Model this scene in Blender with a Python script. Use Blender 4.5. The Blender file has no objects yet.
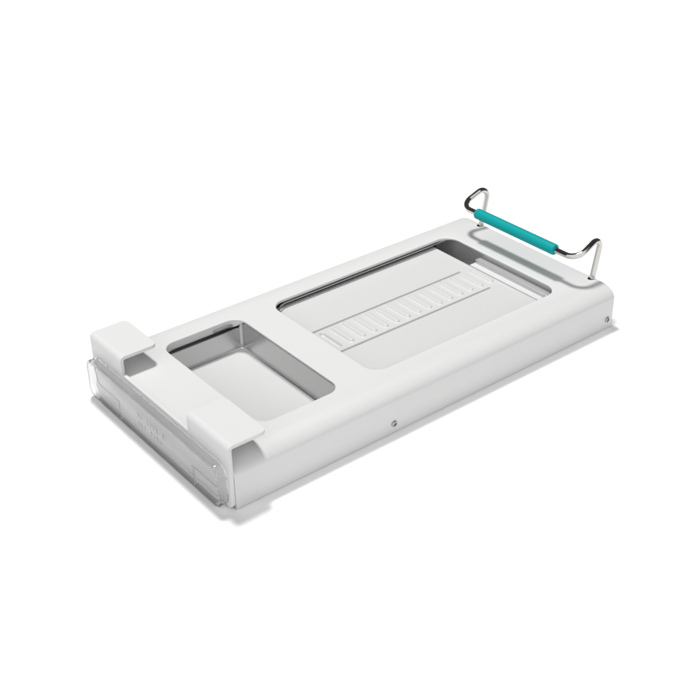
import bpy, bmesh, math, random
from mathutils import Vector, Matrix, geometry
random.seed(4)
CM = 0.01
scene = bpy.context.scene

# ------------------------------------------------------------------ camera
CAM = Vector((-33.3886, -55.8241, 53.1395))
YAW, PITCH, ROLL, FPX = 0.9054, 0.5540, -0.0154, 1170.08
fw = Vector((math.cos(PITCH)*math.cos(YAW), math.cos(PITCH)*math.sin(YAW), -math.sin(PITCH)))
rt = fw.cross(Vector((0, 0, 1))).normalized(); up = rt.cross(fw)
r2 = math.cos(ROLL)*rt + math.sin(ROLL)*up
u2 = -math.sin(ROLL)*rt + math.cos(ROLL)*up
cd = bpy.data.cameras.new('camera'); cam = bpy.data.objects.new('camera', cd)
scene.collection.objects.link(cam)
M = Matrix((r2, u2, -fw)).transposed().to_4x4(); M.translation = CAM*CM
cam.matrix_world = M
cd.sensor_width = 36; cd.sensor_fit = 'HORIZONTAL'; cd.lens = FPX/700*36
cd.clip_start = 0.01; cd.clip_end = 200
scene.camera = cam

# ------------------------------------------------------------------ studio surroundings
w = bpy.data.worlds.new('World'); scene.world = w; w.use_nodes = True
nt = w.node_tree; nt.nodes.clear()
tc = nt.nodes.new('ShaderNodeTexCoord')
nz = nt.nodes.new('ShaderNodeVectorMath'); nz.operation = 'NORMALIZE'
dt = nt.nodes.new('ShaderNodeVectorMath'); dt.operation = 'DOT_PRODUCT'
dt.inputs[1].default_value = Vector((-.70, -.60, .40)).normalized()     # towards the bright front of the studio
rp = nt.nodes.new('ShaderNodeValToRGB')
bg = nt.nodes.new('ShaderNodeBackground'); wo = nt.nodes.new('ShaderNodeOutputWorld')
nt.links.new(tc.outputs['Generated'], nz.inputs[0]); nt.links.new(nz.outputs[0], dt.inputs[0])
nt.links.new(dt.outputs['Value'], rp.inputs[0]); nt.links.new(rp.outputs[0], bg.inputs[0]); nt.links.new(bg.outputs[0], wo.inputs[0])
cr = rp.color_ramp; cr.interpolation = 'LINEAR'
cr.elements[0].position = 0.0;  cr.elements[0].color = (.06, .06, .06, 1)
cr.elements[1].position = 1.0;  cr.elements[1].color = (.95, .95, .95, 1)
for pos, v in ((.44, .03), (.50, .85), (.60, .92)):
    e = cr.elements.new(pos); e.color = (v, v, v, 1)
bg.inputs['Strength'].default_value = 1.16

def area(name, loc, aim, size, power):
    l = bpy.data.lights.new(name, 'AREA'); l.shape = 'DISK'; l.size = size; l.energy = power
    l.color = (1, .995, .985)
    o = bpy.data.objects.new(name, l); scene.collection.objects.link(o)
    o.location = loc
    o.rotation_euler = (Vector(aim)-Vector(loc)).to_track_quat('-Z', 'Y').to_euler()
    return o
area('studio_softbox', (.27, .56, 2.0), (.22, .12, 0), .30, 33.5)
b = area('added_ground_fill', (.75, .75, .9), (2.0, 2.6, 0), .5, 14); b.data.spread = math.radians(150)  # added fill out of view, whitens the far ground

scene.view_settings.view_transform = 'Standard'; scene.view_settings.look = 'None'
scene.view_settings.exposure = 0.0; scene.view_settings.gamma = 1.0
scene.cycles.max_bounces = 16; scene.cycles.transmission_bounces = 12; scene.cycles.transparent_max_bounces = 16; scene.cycles.glossy_bounces = 8
scene.cycles.diffuse_bounces = 5
scene.cycles.use_denoising = True

# ------------------------------------------------------------------ materials
def mat(name, col, rough=.5, metal=0, spec=.5, trans=0, ior=1.45, bump=0, bscale=400, rvar=0, stretch=None, coat=0):
    m = bpy.data.materials.new(name); m.use_nodes = True
    n = m.node_tree; b = n.nodes['Principled BSDF']
    b.inputs['Base Color'].default_value = (*col, 1); b.inputs['Roughness'].default_value = rough
    b.inputs['Metallic'].default_value = metal; b.inputs['Specular IOR Level'].default_value = spec
    b.inputs['Transmission Weight'].default_value = trans; b.inputs['IOR'].default_value = ior
    b.inputs['Coat Weight'].default_value = coat
    if bump or rvar:
        t = n.nodes.new('ShaderNodeTexCoord'); mp = n.nodes.new('ShaderNodeMapping')
        if stretch: mp.inputs['Scale'].default_value = stretch
        ns = n.nodes.new('ShaderNodeTexNoise'); ns.inputs['Scale'].default_value = bscale; ns.inputs['Detail'].default_value = 3
        n.links.new(t.outputs['Object'], mp.inputs[0]); n.links.new(mp.outputs[0], ns.inputs['Vector'])
        if bump:
            bp = n.nodes.new('ShaderNodeBump'); bp.inputs['Strength'].default_value = bump; bp.inputs['Distance'].default_value = .0002
            n.links.new(ns.outputs['Fac'], bp.inputs['Height']); n.links.new(bp.outputs[0], b.inputs['Normal'])
        if rvar:
            mr = n.nodes.new('ShaderNodeMapRange'); mr.inputs['To Min'].default_value = rough-rvar; mr.inputs['To Max'].default_value = rough+rvar
            n.links.new(ns.outputs['Fac'], mr.inputs['Value']); n.links.new(mr.outputs[0], b.inputs['Roughness'])
    return m
M_white = mat('white_powder_coat', (.70, .70, .70), .45, bump=.12, bscale=1500)
M_ground = mat('white_paper', (.97, .97, .97), .95, spec=.05)
M_screw = mat('screw_steel', (.40, .40, .40), .2, 1)
M_steel = mat('satin_steel', (.74, .74, .74), .30, 1, rvar=.04, bscale=60, stretch=(1, 14, 14))
M_lid = mat('satin_lid', (.655, .655, .65), .34, 0, rvar=.04, bscale=60, stretch=(1, 20, 20))
M_tray_lit = mat('satin_tray_lit', (.68, .68, .68), .36, .1, rvar=.04, bscale=60, stretch=(1, 14, 14))  # pale floor colour imitates strongly lit steel
M_frost = mat('frosted_edge', (.22, .22, .22), .5)
M_mark = mat('frosted_mark', (.27, .27, .27), .5)
M_slot_shade = mat('dark_slot_shade', (.03, .03, .03), .4)  # near-black stands in for shade at the foot of the clear front
M_gap_shade = mat('black_gap_shade', (.012, .012, .012), .6, spec=.1)  # stands in for the shade in the gap beside the lid
M_wall = mat('grey_steel', (.62, .62, .62), .35, .5)
M_polish = mat('polished_steel', (.86, .86, .86), .06, 1)
M_chrome = mat('chrome', (.62, .605, .585), .05, 1)
M_teal = mat('teal_silicone', (.001, .32, .325), .5, spec=.22, bump=.1, bscale=900)
M_clear = mat('clear_plastic', (.98, .98, .98), .02, trans=1, ior=1.46)
n = M_clear.node_tree; pb = n.nodes['Principled BSDF']; out = n.nodes['Material Output']
tr = n.nodes.new('ShaderNodeBsdfTransparent'); tr.inputs[0].default_value = (.975, .977, .98, 1)   # moulded sheet: part of the light goes straight through
mx = n.nodes.new('ShaderNodeMixShader'); mx.inputs[0].default_value = .84
n.links.new(tr.outputs[0], mx.inputs[1]); n.links.new(pb.outputs[0], mx.inputs[2]); n.links.new(mx.outputs[0], out.inputs['Surface'])
M_traywall = mat('tray_wall_steel', (.54, .54, .54), .24, .85, rvar=.04, bscale=60, stretch=(14, 14, 1))
M_dark = mat('dark_steel', (.12, .12, .12), .3, 1)
M_grey = mat('grey_plastic', (.30, .30, .30), .5)

# ------------------------------------------------------------------ mesh helpers (all lengths in centimetres)
def link(name, bm, m, parent=None, smooth=40):
    bmesh.ops.remove_doubles(bm, verts=bm.verts, dist=1e-5)
    bmesh.ops.scale(bm, vec=(CM,)*3, verts=bm.verts)
    bmesh.ops.recalc_face_normals(bm, faces=bm.faces)
    me = bpy.data.meshes.new(name); 
    if smooth:
        for f in bm.faces: f.smooth = True
        for e in bm.edges:
            if len(e.link_faces) != 2 or e.calc_face_angle(0) > math.radians(smooth): e.smooth = False
    bm.to_mesh(me); bm.free(); me.materials.append(m)
    o = bpy.data.objects.new(name, me); scene.collection.objects.link(o)
    if parent: o.parent = parent
    return o
def thing(name, label, cat):
    o = bpy.data.objects.new(name, None); scene.collection.objects.link(o)
    o.empty_display_size = .02; o['label'] = label; o['category'] = cat
    return o
def bevel_obj(o, width, seg=3, angle=35):
    b = o.modifiers.new('bevel', 'BEVEL'); b.width = width*CM; b.segments = seg; b.limit_method = 'ANGLE'
    b.angle_limit = math.radians(angle); b.harden_normals = False
def rrect(x0, x1, y0, y1, R, n=10):
    pts = []
    for cx, cy, a0 in ((x1-R, y0+R, -90), (x1-R, y1-R, 0), (x0+R, y1-R, 90), (x0+R, y0+R, 180)):
        for k in range(n+1):
            a = math.radians(a0+90*k/n); pts.append((cx+R*math.cos(a), cy+R*math.sin(a)))
    return pts
def loop(bm, pts): return [bm.verts.new(p) for p in pts]
def bridge(bm, a, b, closed=True):
    n = len(a)
    for i in range(n if closed else n-1):
        j = (i+1) % n
        bm.faces.new((a[i], a[j], b[j], b[i]))
def fillet_path(pts, rad, n=10):
    out = [Vector(pts[0])]
    for i in range(1, len(pts)-1):
        p, a, b = Vector(pts[i]), Vector(pts[i-1]), Vector(pts[i+1])
        da, db = (a-p).normalized(), (b-p).normalized()
        th = da.angle(db); r = rad[i-1]; d = r/math.tan(th/2)
        c = p + (da+db).normalized()*(r/math.sin(th/2))
        s, e = p+da*d, p+db*d
        v0, v1 = s-c, e-c; ang = v0.angle(v1); ax = v0.cross(v1).normalized()
        for k in range(n+1): out.append(c + Matrix.Rotation(ang*k/n, 3, ax) @ v0)
    out.append(Vector(pts[-1])); return out
def tube(bm, path, rad, n=16, cap=True, closed=False):
    path = [Vector(p) for p in path]; N = len(path); rings = []
    t0 = (path[1]-path[0]).normalized(); ref = t0.orthogonal().normalized()
    for i in range(N):
        if closed: t = (path[(i+1) % N]-path[i-1]).normalized()
        elif i == 0: t = t0
        elif i == N-1: t = (path[-1]-path[-2]).normalized()
        else: t = ((path[i+1]-path[i]).normalized()+(path[i]-path[i-1]).normalized()).normalized()
        ref = (ref - t*ref.dot(t)).normalized(); bn = t.cross(ref)
        r = rad[i] if isinstance(rad, (list, tuple)) else rad
        rings.append(loop(bm, [path[i]+r*(math.cos(2*math.pi*k/n)*ref+math.sin(2*math.pi*k/n)*bn) for k in range(n)]))
    for i in range(N-1): bridge(bm, rings[i], rings[i+1])
    if closed: bridge(bm, rings[-1], rings[0])
    elif cap:
        bm.faces.new(rings[0]); bm.faces.new(rings[-1])
def box(bm, x0, x1, y0, y1, z0, z1):
    a = loop(bm, [(x0, y0, z0), (x1, y0, z0), (x1, y1, z0), (x0, y1, z0)])
    b = loop(bm, [(x0, y0, z1), (x1, y0, z1), (x1, y1, z1), (x0, y1, z1)])
    bridge(bm, a, b); bm.faces.new(a); bm.faces.new(b)

# ------------------------------------------------------------------ dimensions
L, W, H = 40.0, 19.92, 3.90
BX0, BX1, BY0, BY1 = 15.10, 35.82, 2.93, 16.99
SX0, SX1 = 4.38, 11.83
RF, RZ = 1.65, 1.05     # width and height of the rounded long top edges
T = .20              # wall thickness
HT = 1.73            # hook height above the top

# ------------------------------------------------------------------ ground
bm = bmesh.new()
v = loop(bm, [(-900, -900, 0), (1200, -900, 0), (1200, 1500, 0), (-900, 1500, 0)]); bm.faces.new(v)
g = link('ground', bm, M_ground); g['kind'] = 'structure'

# ------------------------------------------------------------------ the white case
case = thing('storage_case', 'long white case with two rectangular cut-outs on top and a teal carrying handle', 'case')
case.location = (L/2*CM, W/2*CM, 0)
OFF = Vector((L/2, W/2, 0))
def cpart(name, bm, m, parent=None, smooth=40):
    bmesh.ops.translate(bm, vec=-OFF, verts=bm.verts)
    return link(name, bm, m, parent or case, smooth)

def profile(d, zb, zt, n=18):
    # open profile in YZ, inset by d from the outside, from the near bottom edge over the top to the far bottom edge
    ry, rz = RF-d, RZ-d; pts = []
    if d == 0:
        for k in range(5):
            a = math.radians(-90+90*k/4); pts.append((.12-.12*math.cos(a), zb+.12+.12*math.sin(a)))
    else: pts.append((d, zb))
    for k in range(n+1):
        a = math.radians(180-90*k/n); pts.append((RF+ry*math.cos(a), zt-rz+rz*math.sin(a)))
    half = list(pts)
    return half + [(W-y, z) for y, z in reversed(half)], len(half)

def shell(bm, d, zt, x0, x1, endr, zb):
    prof, hl = profile(d, zb, zt)
    rings = []
    xs = [(x0, 0)]
    for k in range(5):
        a = math.radians(90*k/4); xs.append((x1-endr+endr*math.sin(a), endr*(1-math.cos(a))))
    for x, ins in xs:
        ring = []
        for y, z in prof:
            cy = min(max(y, RF), W-RF); yy = y + (ins if y < W/2 else -ins)*(1 if z < zt-1e-6 or True else 0)
            if abs(z-zt) < 1e-6: yy = y
            else: yy = y + (ins if y < W/2 else -ins)
            zz = z - ins*max(0, (z-(zt-RZ+d))/(RZ-d))
            ring.append((x, yy, zz))
        rings.append(loop(bm, ring))
    for i in range(len(rings)-1):
        for j in range(len(prof)-1):
            if i == 0 and j == hl-1: continue          # the flat top, filled below
            a, b = rings[i], rings[i+1]
            bm.faces.new((a[j], a[j+1], b[j+1], b[j]))
    bm.faces.new(rings[-1])                             # closed right end
    return rings, hl

bm = bmesh.new()
WIN = [(BX0, BX1, BY0, BY1, 1.35), (SX0, SX1, BY0, BY1, 1.15)]
lip = .10
def top_fill(z, grow, rings, hl):
    A, B = rings[0], rings[1]
    outer = [A[hl-1], B[hl-1], B[hl], A[hl]]
    holes = []
    for x0, x1, y0, y1, R in WIN:
        g1 = grow + .06
        sup = loop(bm, [(x, y, z) for x, y in rrect(x0-g1, x1+g1, y0-g1, y1+g1, R+g1)])
        inn = loop(bm, [(x, y, z) for x, y in rrect(x0-grow, x1+grow, y0-grow, y1+grow, R+grow)])
        bridge(bm, sup, inn); holes.append((sup, inn))
    polys = [[v.co.copy() for v in outer]] + [[v.co.copy() for v in s] for s, _ in holes]
    flat = outer + [v for s, _ in holes for v in s]
    for t in geometry.tessellate_polygon(polys):
        try: bm.faces.new([flat[i] for i in t])
        except ValueError: pass
    return [i for _, i in holes]
ro, hl = shell(bm, 0, H, 0, L, .22, .02)
top = top_fill(H, lip, ro, hl)
ri, hl2 = shell(bm, T, H-T, 0, L-T, .05, .02)
bot = top_fill(H-T, .22, ri, hl2)
for (x0, x1, y0, y1, R), a, b in zip(WIN, top, bot):
    prev = a
    prof = [(lip*(1-math.sin(math.radians(90*k/5))), H-lip+lip*math.cos(math.radians(90*k/5))) for k in range(1, 6)]
    prof += [(0, .40), (0, .84), (.02, .93), (.06, .97), (.12, 1.0), (.17, .97), (.20, .90)]
    for d, z in prof:                                   # turned-down lip of each cut-out
        fr = [(x, y) for x, y in rrect(x0-d, x1+d, y0-d, y1+d, R+d)]
        def dep(y): q = min(1, max(0, (y-(y1-.9))/.9)); return .21+(.58 if x0 < 10 else .09)*q*q*(3-2*q)
        cur = loop(bm, [(x, y, z if z > 2 else H-z*dep(y)) for x, y in fr])
        bridge(bm, prev, cur); prev = cur
    bridge(bm, prev, b)
bo = [r for r in (ro, ri)]
for i in range(5):                                      # the bottom rim
    for s in (0, -1):
        try: bm.faces.new((ro[i][s], ro[i+1][s], ri[i+1][s], ri[i][s]))
        except Exception: pass
for j in range(len(ro[0])-1): pass
body = cpart('housing', bm, M_white, None, 50)

# end plate with its two folded-over hooks
bm = bmesh.new()
tp = .28; RFOLD = .28
ztop = H+HT-tp/2
def s_to_xz(s):
    z0 = .16; up_len = ztop-RFOLD-z0
    if s <= up_len: return (-.15, z0+s)
    s -= up_len; al = RFOLD*math.pi/2
    if s <= al:
        a = s/RFOLD; return (-.15+RFOLD*(1-math.cos(a)), ztop-RFOLD+RFOLD*math.sin(a))
    return (-.15+RFOLD+s-al, ztop)
up_len = ztop-RFOLD-.16; al = RFOLD*math.pi/2
S = up_len+al+(3.02+.15-RFOLD)
s_mid = H+.22-.16
Y0, Y1, Y2, Y3 = .02, 5.40, 14.98, W-.02
RB, RC = .55, .5
rows = [RB*(1-math.cos(math.radians(90*k/6))) for k in range(7)] + [1.5, 2.5, s_mid]
n_low = len(rows)
rows += [up_len] + [up_len+al*k/8 for k in range(1, 9)] + [up_len+al+.05, S-RC-.05] + [S-RC+RC*math.sin(math.radians(90*k/7)) for k in range(8)]
def cols(a, b, n): return [a+(b-a)*k/n for k in range(n+1)]
grid = []
for i, s in enumerate(rows):
    ya, yb = Y0, Y3
    if s < RB: q = RB-math.sqrt(max(0, RB*RB-(RB-s)**2)); ya, yb = Y0+q, Y3-q
    q2 = 0
    if s > S-RC: q2 = RC-math.sqrt(max(0, RC*RC-(s-(S-RC))**2))
    x, z = s_to_xz(s)
    c = cols(ya+q2, Y1-q2, 6) + cols(Y1, Y2, 8)[1:-1] + cols(Y2+q2, yb-q2, 6)
    grid.append([(x, y, z) for y in c])
vg = {}
def gv(i, j):
    if (i, j) not in vg: vg[(i, j)] = bm.verts.new(grid[i][j])
    return vg[(i, j)]
for i in range(len(rows)-1):
    for j in range(len(grid[0])-1):
        if i >= n_low-1 and 6 <= j < 14: continue
        bm.faces.new((gv(i, j), gv(i, j+1), gv(i+1, j+1), gv(i+1, j)))
plate = cpart('end_plate', bm, M_white)
sm = plate.modifiers.new('solid', 'SOLIDIFY'); sm.thickness = tp*CM; sm.offset = 0; sm.use_even_offset = True
bevel_obj(plate, .07, 3, 40)

# screws
def screw(c, nrm):
    nrm = Vector(nrm).normalized(); q = nrm.to_track_quat('Z', 'Y').to_matrix()
    bm = bmesh.new(); n = 24; prev = None
    for r, h in ((.26, -.05), (.27, .03), (.25, .09), (.20, .12), (.145, .125), (.13, .05), (.12, -.02)):
        k6 = []
        for k in range(n):
            a = 2*math.pi*k/n
            rr = r
            if r < .14: rr = r*math.cos(math.pi/6)/math.cos((a % (math.pi/3))-math.pi/6)*1.1
            k6.append(Vector(c)+q @ Vector((rr*math.cos(a), rr*math.sin(a), h)))
        cur = loop(bm, k6)
        if prev: bridge(bm, prev, cur)
        prev = cur
    bm.faces.new(prev)
    return cpart('screw', bm, M_screw, None, 35)
screw((14.62, 0, .92), (0, -1, 0)); screw((39.2, 0, 1.0), (0, -1, 0)); screw((L, .75, .62), (1, 0, 0))

# handle
xf, yc, wf, xt, zt, wt, xb, zb, wb = 39.72, 9.58, 7.02, 40.55, 8.02, 6.99, 37.15, 6.62, 7.235
def hp(sg): return [(xf, yc+sg*wf, 3.75), (xt, yc+sg*wt, zt), (xb, yc+sg*wb, zb)]
path = fillet_path(hp(1)+hp(-1)[::-1], [.75, 1.15, 1.15, .75], 14)
bm = bmesh.new(); tube(bm, path, .26, 24)
wire = cpart('handle', bm, M_chrome, None, 60)
bm = bmesh.new()
GA, GB = 14.66, 4.80
rs = [.24, .38, .45, .485, .50]; ds = [0, .004, .04, .09, .17]
pth = [(xb, GA-d, zb) for d in ds] + [(xb, GA-.17+(GB-GA+.34)*(k+1)/10, zb) for k in range(9)] + [(xb, GB+d, zb) for d in ds[::-1]]
rn = rs[::-1]
tube(bm, pth, rs+[.50]*9+rn, 32, cap=True)
grip = cpart('grip', bm, M_teal, wire, 50)
for sg in (1, -1):
    y = yc+sg*wf
    bm = bmesh.new()
    a = loop(bm, [(xf-.12+.34*math.cos(k*math.pi/12), y+.29*math.sin(k*math.pi/12), H+.012) for k in range(24)])
    b = loop(bm, [(xf-.12+.34*math.cos(k*math.pi/12), y+.29*math.sin(k*math.pi/12), H-.1) for k in range(24)])
    bridge(bm, a, b); bm.faces.new(a); bm.faces.new(b)
    cpart('wire_socket', bm, M_dark, None, 30)

# inner fittings of the case: bead rim under the big cut-out, ledge imitating a reflection, end wall, divider
ins, zbead = .18, H-.35
arc = rrect(BX0+ins, BX1, BY0-.3, BY1-.12, 1.5, 14)
path = [(BX1-.6, BY1-.12, zbead)] + [(x, y, zbead) for x, y in arc[30:45]] + [(BX0+ins, BY0+.2, zbead)]
bm = bmesh.new(); tube(bm, path, .065, 14)
cpart('rim_bead', bm, M_polish, None, 60)
for x in (13.6, 36.1):
    bm = bmesh.new(); box(bm, x, x+.2, 1.0, W-1.0, .3, H-T-.03)
    cpart('end_wall', bm, M_wall, None, 30)
for y in (17.25, 2.2):
    bm = bmesh.new(); box(bm, 13.82, 34.4, y, y+.15, .3, H-T-.2)
    cpart('gap_shade_wall', bm, M_gap_shade, None, 30)  # matte black paints the gap's shade onto these inner walls
bm = bmesh.new(); box(bm, 34.6, 36.07, 2.4, 12.75, 2.3, 2.86)
lg = cpart('reflection_ledge', bm, M_white, None, 30); bevel_obj(lg, .04)  # pale ledge shaped to stand in for a bright reflection
bm = bmesh.new(); box(bm, 35.25, 36.08, 2.5, 12.7, 2.864, 3.20)
lg = cpart('reflection_step', bm, M_wall, None, 30); bevel_obj(lg, .03)  # grey step stands in for the middle tone of that reflection
bm = bmesh.new()
yy, zz = 17.02, 3.36
tube(bm, [(9.3, yy, zz), (9.33, yy, zz), (9.45, yy, zz), (11.35, yy, zz), (11.50, yy, zz), (11.55, yy, zz)], [.05, .12, .165, .165, .12, .05], 18)
box(bm, 9.6, 11.2, 17.0, 17.2, 3.30, 3.42)
cpart('slot_capsule', bm, M_grey, None, 40)  # grey capsule in place of the dark slot in the far lip

# ------------------------------------------------------------------ the sliding lid
lid = thing('sliding_lid', 'flat pale plate with a ladder of raised ridges inside the larger cut-out', 'lid')
lid.location = (24.3*CM, 9.96*CM, 3.1*CM)
ZP = 3.10
xs = [14.0+.04*k for k in range(int((34.25-14.0)/.04)+1)]
ys = [2.36+.4*k for k in range(12)] + [7.2+.05*k for k in range(111)] + [12.75+.43*k for k in range(11)]
ys = sorted(set(round(y, 4) for y in ys if y < 17.25)) + [17.3]
xe = xs[-1]
R0, R1 = 8.72, 11.42
ridge_x = [16.35+k*(33.55-16.35)/14 for k in range(15)]
def sst(a, b, t):
    t = min(1, max(0, (t-a)/(b-a))); return t*t*(3-2*t)
def height(x, y):
    h = 0
    for yc in (8.08, 11.93):                       # two long engraved grooves
        dx = max(15.9-x, x-32.75, 0); d = math.hypot(dx, y-yc)
        if d < .2: h -= .34*(1-sst(.03, .11, d))
    if R0-.4 < y < R1+.4:
        k = round((x-16.35)/((33.55-16.35)/14)); k = min(14, max(0, k)); xr = ridge_x[k]
        dy = max(R0+.2-y, y-(R1-.2), 0); d = math.hypot(x-xr, dy)
        h += (-.24 if k == 0 else .17)*(1-sst(.17, .27, d))
    dx = abs(x-33.95); dy = max(6.0-y, y-14.4, 0)   # finger bead by the free end
    d = math.hypot(dx, dy)
    if d < .2: h += .03*(1-sst(.02, .12, d))
    if x > xe-.12: h -= .05*((x-(xe-.12))/.12)**2
    return h
bm = bmesh.new(); prev = None
for x in xs:
    cur = loop(bm, [(x-24.3, y-9.96, height(x, y)) for y in ys])
    if prev: bridge(bm, prev, cur, closed=False)
    prev = cur
lipv = loop(bm, [(v.co.x+.02, v.co.y, -.14) for v in prev]); bridge(bm, prev, lipv, closed=False)
lip2 = loop(bm, [(v.co.x-.12, v.co.y, -.16) for v in prev]); bridge(bm, lipv, lip2, closed=False)
link('plate', bm, M_lid, lid, 60)
bm = bmesh.new(); tube(bm, [(14.2-24.3, 16.98-9.96, .03), (34.2-24.3, 16.98-9.96, .03)], .045, 12)
link('rolled_edge', bm, M_polish, lid, 60)

# ------------------------------------------------------------------ the drawer: steel tray and clear front
dr = thing('drawer', 'pull-out drawer with a clear plastic front and a shallow grey-walled tray under the smaller cut-out', 'drawer')
dr.location = (6*CM, 9.96*CM, 0)
DO = Vector((6, 9.96, 0))
def dpart(name, bm, m, parent=None, smooth=40):
    bmesh.ops.translate(bm, vec=-DO, verts=bm.verts); return link(name, bm, m, parent or dr, smooth)
bm = bmesh.new()
tx0, tx1, ty0, ty1, tz = 2.6, 11.92, 3.27, 16.65, 1.0
rings = []
rad = .13
inner = []
for k in range(7):
    a = math.radians(90*k/6); inner.append((rad*(1-math.sin(a)), tz+rad*(1-math.cos(a))))
first = None
for d, z in inner:
    rings.append(loop(bm, [(x, y, z) for x, y in rrect(tx0+d, tx1-d, ty0+d, ty1-d, .3-d*.9, 8)]))
c0 = rings[0]; bm.faces.new(rings[0])
for a, b in zip(rings, rings[1:]): bridge(bm, a, b)
def ztopf(x, y): return 3.00 + .55*sst(11.6, 11.85, x)
for gx, dz in ((0, 0), (.06, .05), (.12, 0), (.13, -1.9)):
    r = loop(bm, [(x, y, ztopf(x-gx if x > 6 else x, y)+dz if dz > -1 else .8) for x, y in rrect(tx0-gx, tx1+gx, ty0-gx, ty1+gx, .3+gx, 8)])
    bridge(bm, rings[-1], r); rings.append(r)
bm.faces.new(rings[-1])
tray = dpart('tray', bm, M_tray_lit, None, 35)
tray.data.materials.append(M_traywall); tray.data.materials.append(M_steel)  # floor and crease paler than the walls, brighter light put into colour
for p in tray.data.polygons:
    if p.normal.z < .97 and p.center.z > .0100: p.material_index = 1 if p.normal.z < .2 else 2

# clear front: a shallow box of clear plastic, rim proud of a recessed face
fy0, fy1, fz0, fz1 = .42, 19.78, .14, 3.74
bm = bmesh.new()
def ring(x, d, R): return loop(bm, [(x, y, z) for y, z in rrect(fy0+d, fy1-d, fz0+d, fz1-d, R, 10)])
seq = [(-.32, .0, .90), (-.90, .0, .90), (-.96, .02, .88), (-1.01, .06, .84), (-1.04, .12, .78), (-1.05, .20, .70)]
rg = [ring(*s) for s in seq]
for a, b in zip(rg, rg[1:]): bridge(bm, a, b)
bm.faces.new(rg[-1])
seqb = [(-.32, .0, .90), (-.32, .22, .68), (-.84, .22, .68), (-.87, .25, .65)]
rb = [ring(*s) for s in seqb[1:]]
bridge(bm, rg[0], rb[0])
for a, b in zip(rb, rb[1:]): bridge(bm, a, b)
bm.faces.new(rb[-1])
front = dpart('front_panel', bm, M_clear, None, 40)
# ribs of the two lower corner pads, a dark strip painting in the shade along the bottom and the small raised marks, all behind the clear face
def rib(pts):
    bm = bmesh.new(); path = fillet_path(pts, [.6]*(len(pts)-2), 8) if len(pts) > 2 else pts
    tube(bm, path, .045, 8); dpart('rib', bm, M_frost, front, 60)
xr = -.80
rib([(xr, 18.5, 3.3), (xr, 18.1, 2.0), (xr, 14.8, 2.0)])
rib([(xr, 14.8, 2.0), (xr, 14.8, .5)])
rib([(xr, 1.0, 2.0), (xr, 4.2, 2.0)])
rib([(xr, 4.0, 2.0), (xr, 4.0, .5)])
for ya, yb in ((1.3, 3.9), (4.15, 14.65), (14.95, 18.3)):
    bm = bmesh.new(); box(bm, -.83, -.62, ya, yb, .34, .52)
    dpart('slot_shade_strip', bm, M_slot_shade, front, 30)  # dark strip painted in for the shaded slot
bm = bmesh.new()
for row, (z, h, n) in enumerate(((2.15, .52, 9), (1.42, .48, 8))):
    for k in range(n):
        y = 11.7-.46*k
        if (k*7+row*3) % 5 == 4: continue
        tube(bm, [(-.858, y, z), (-.858, y-.02, z+h)], .023, 6)
        tube(bm, [(-.855, y, z+h*(.5 if k % 2 else 1)), (-.855, y-.24, z+h*(.5 if k % 3 else .1))], .023, 6)
dpart('embossed_mark', bm, M_mark, front, 60)
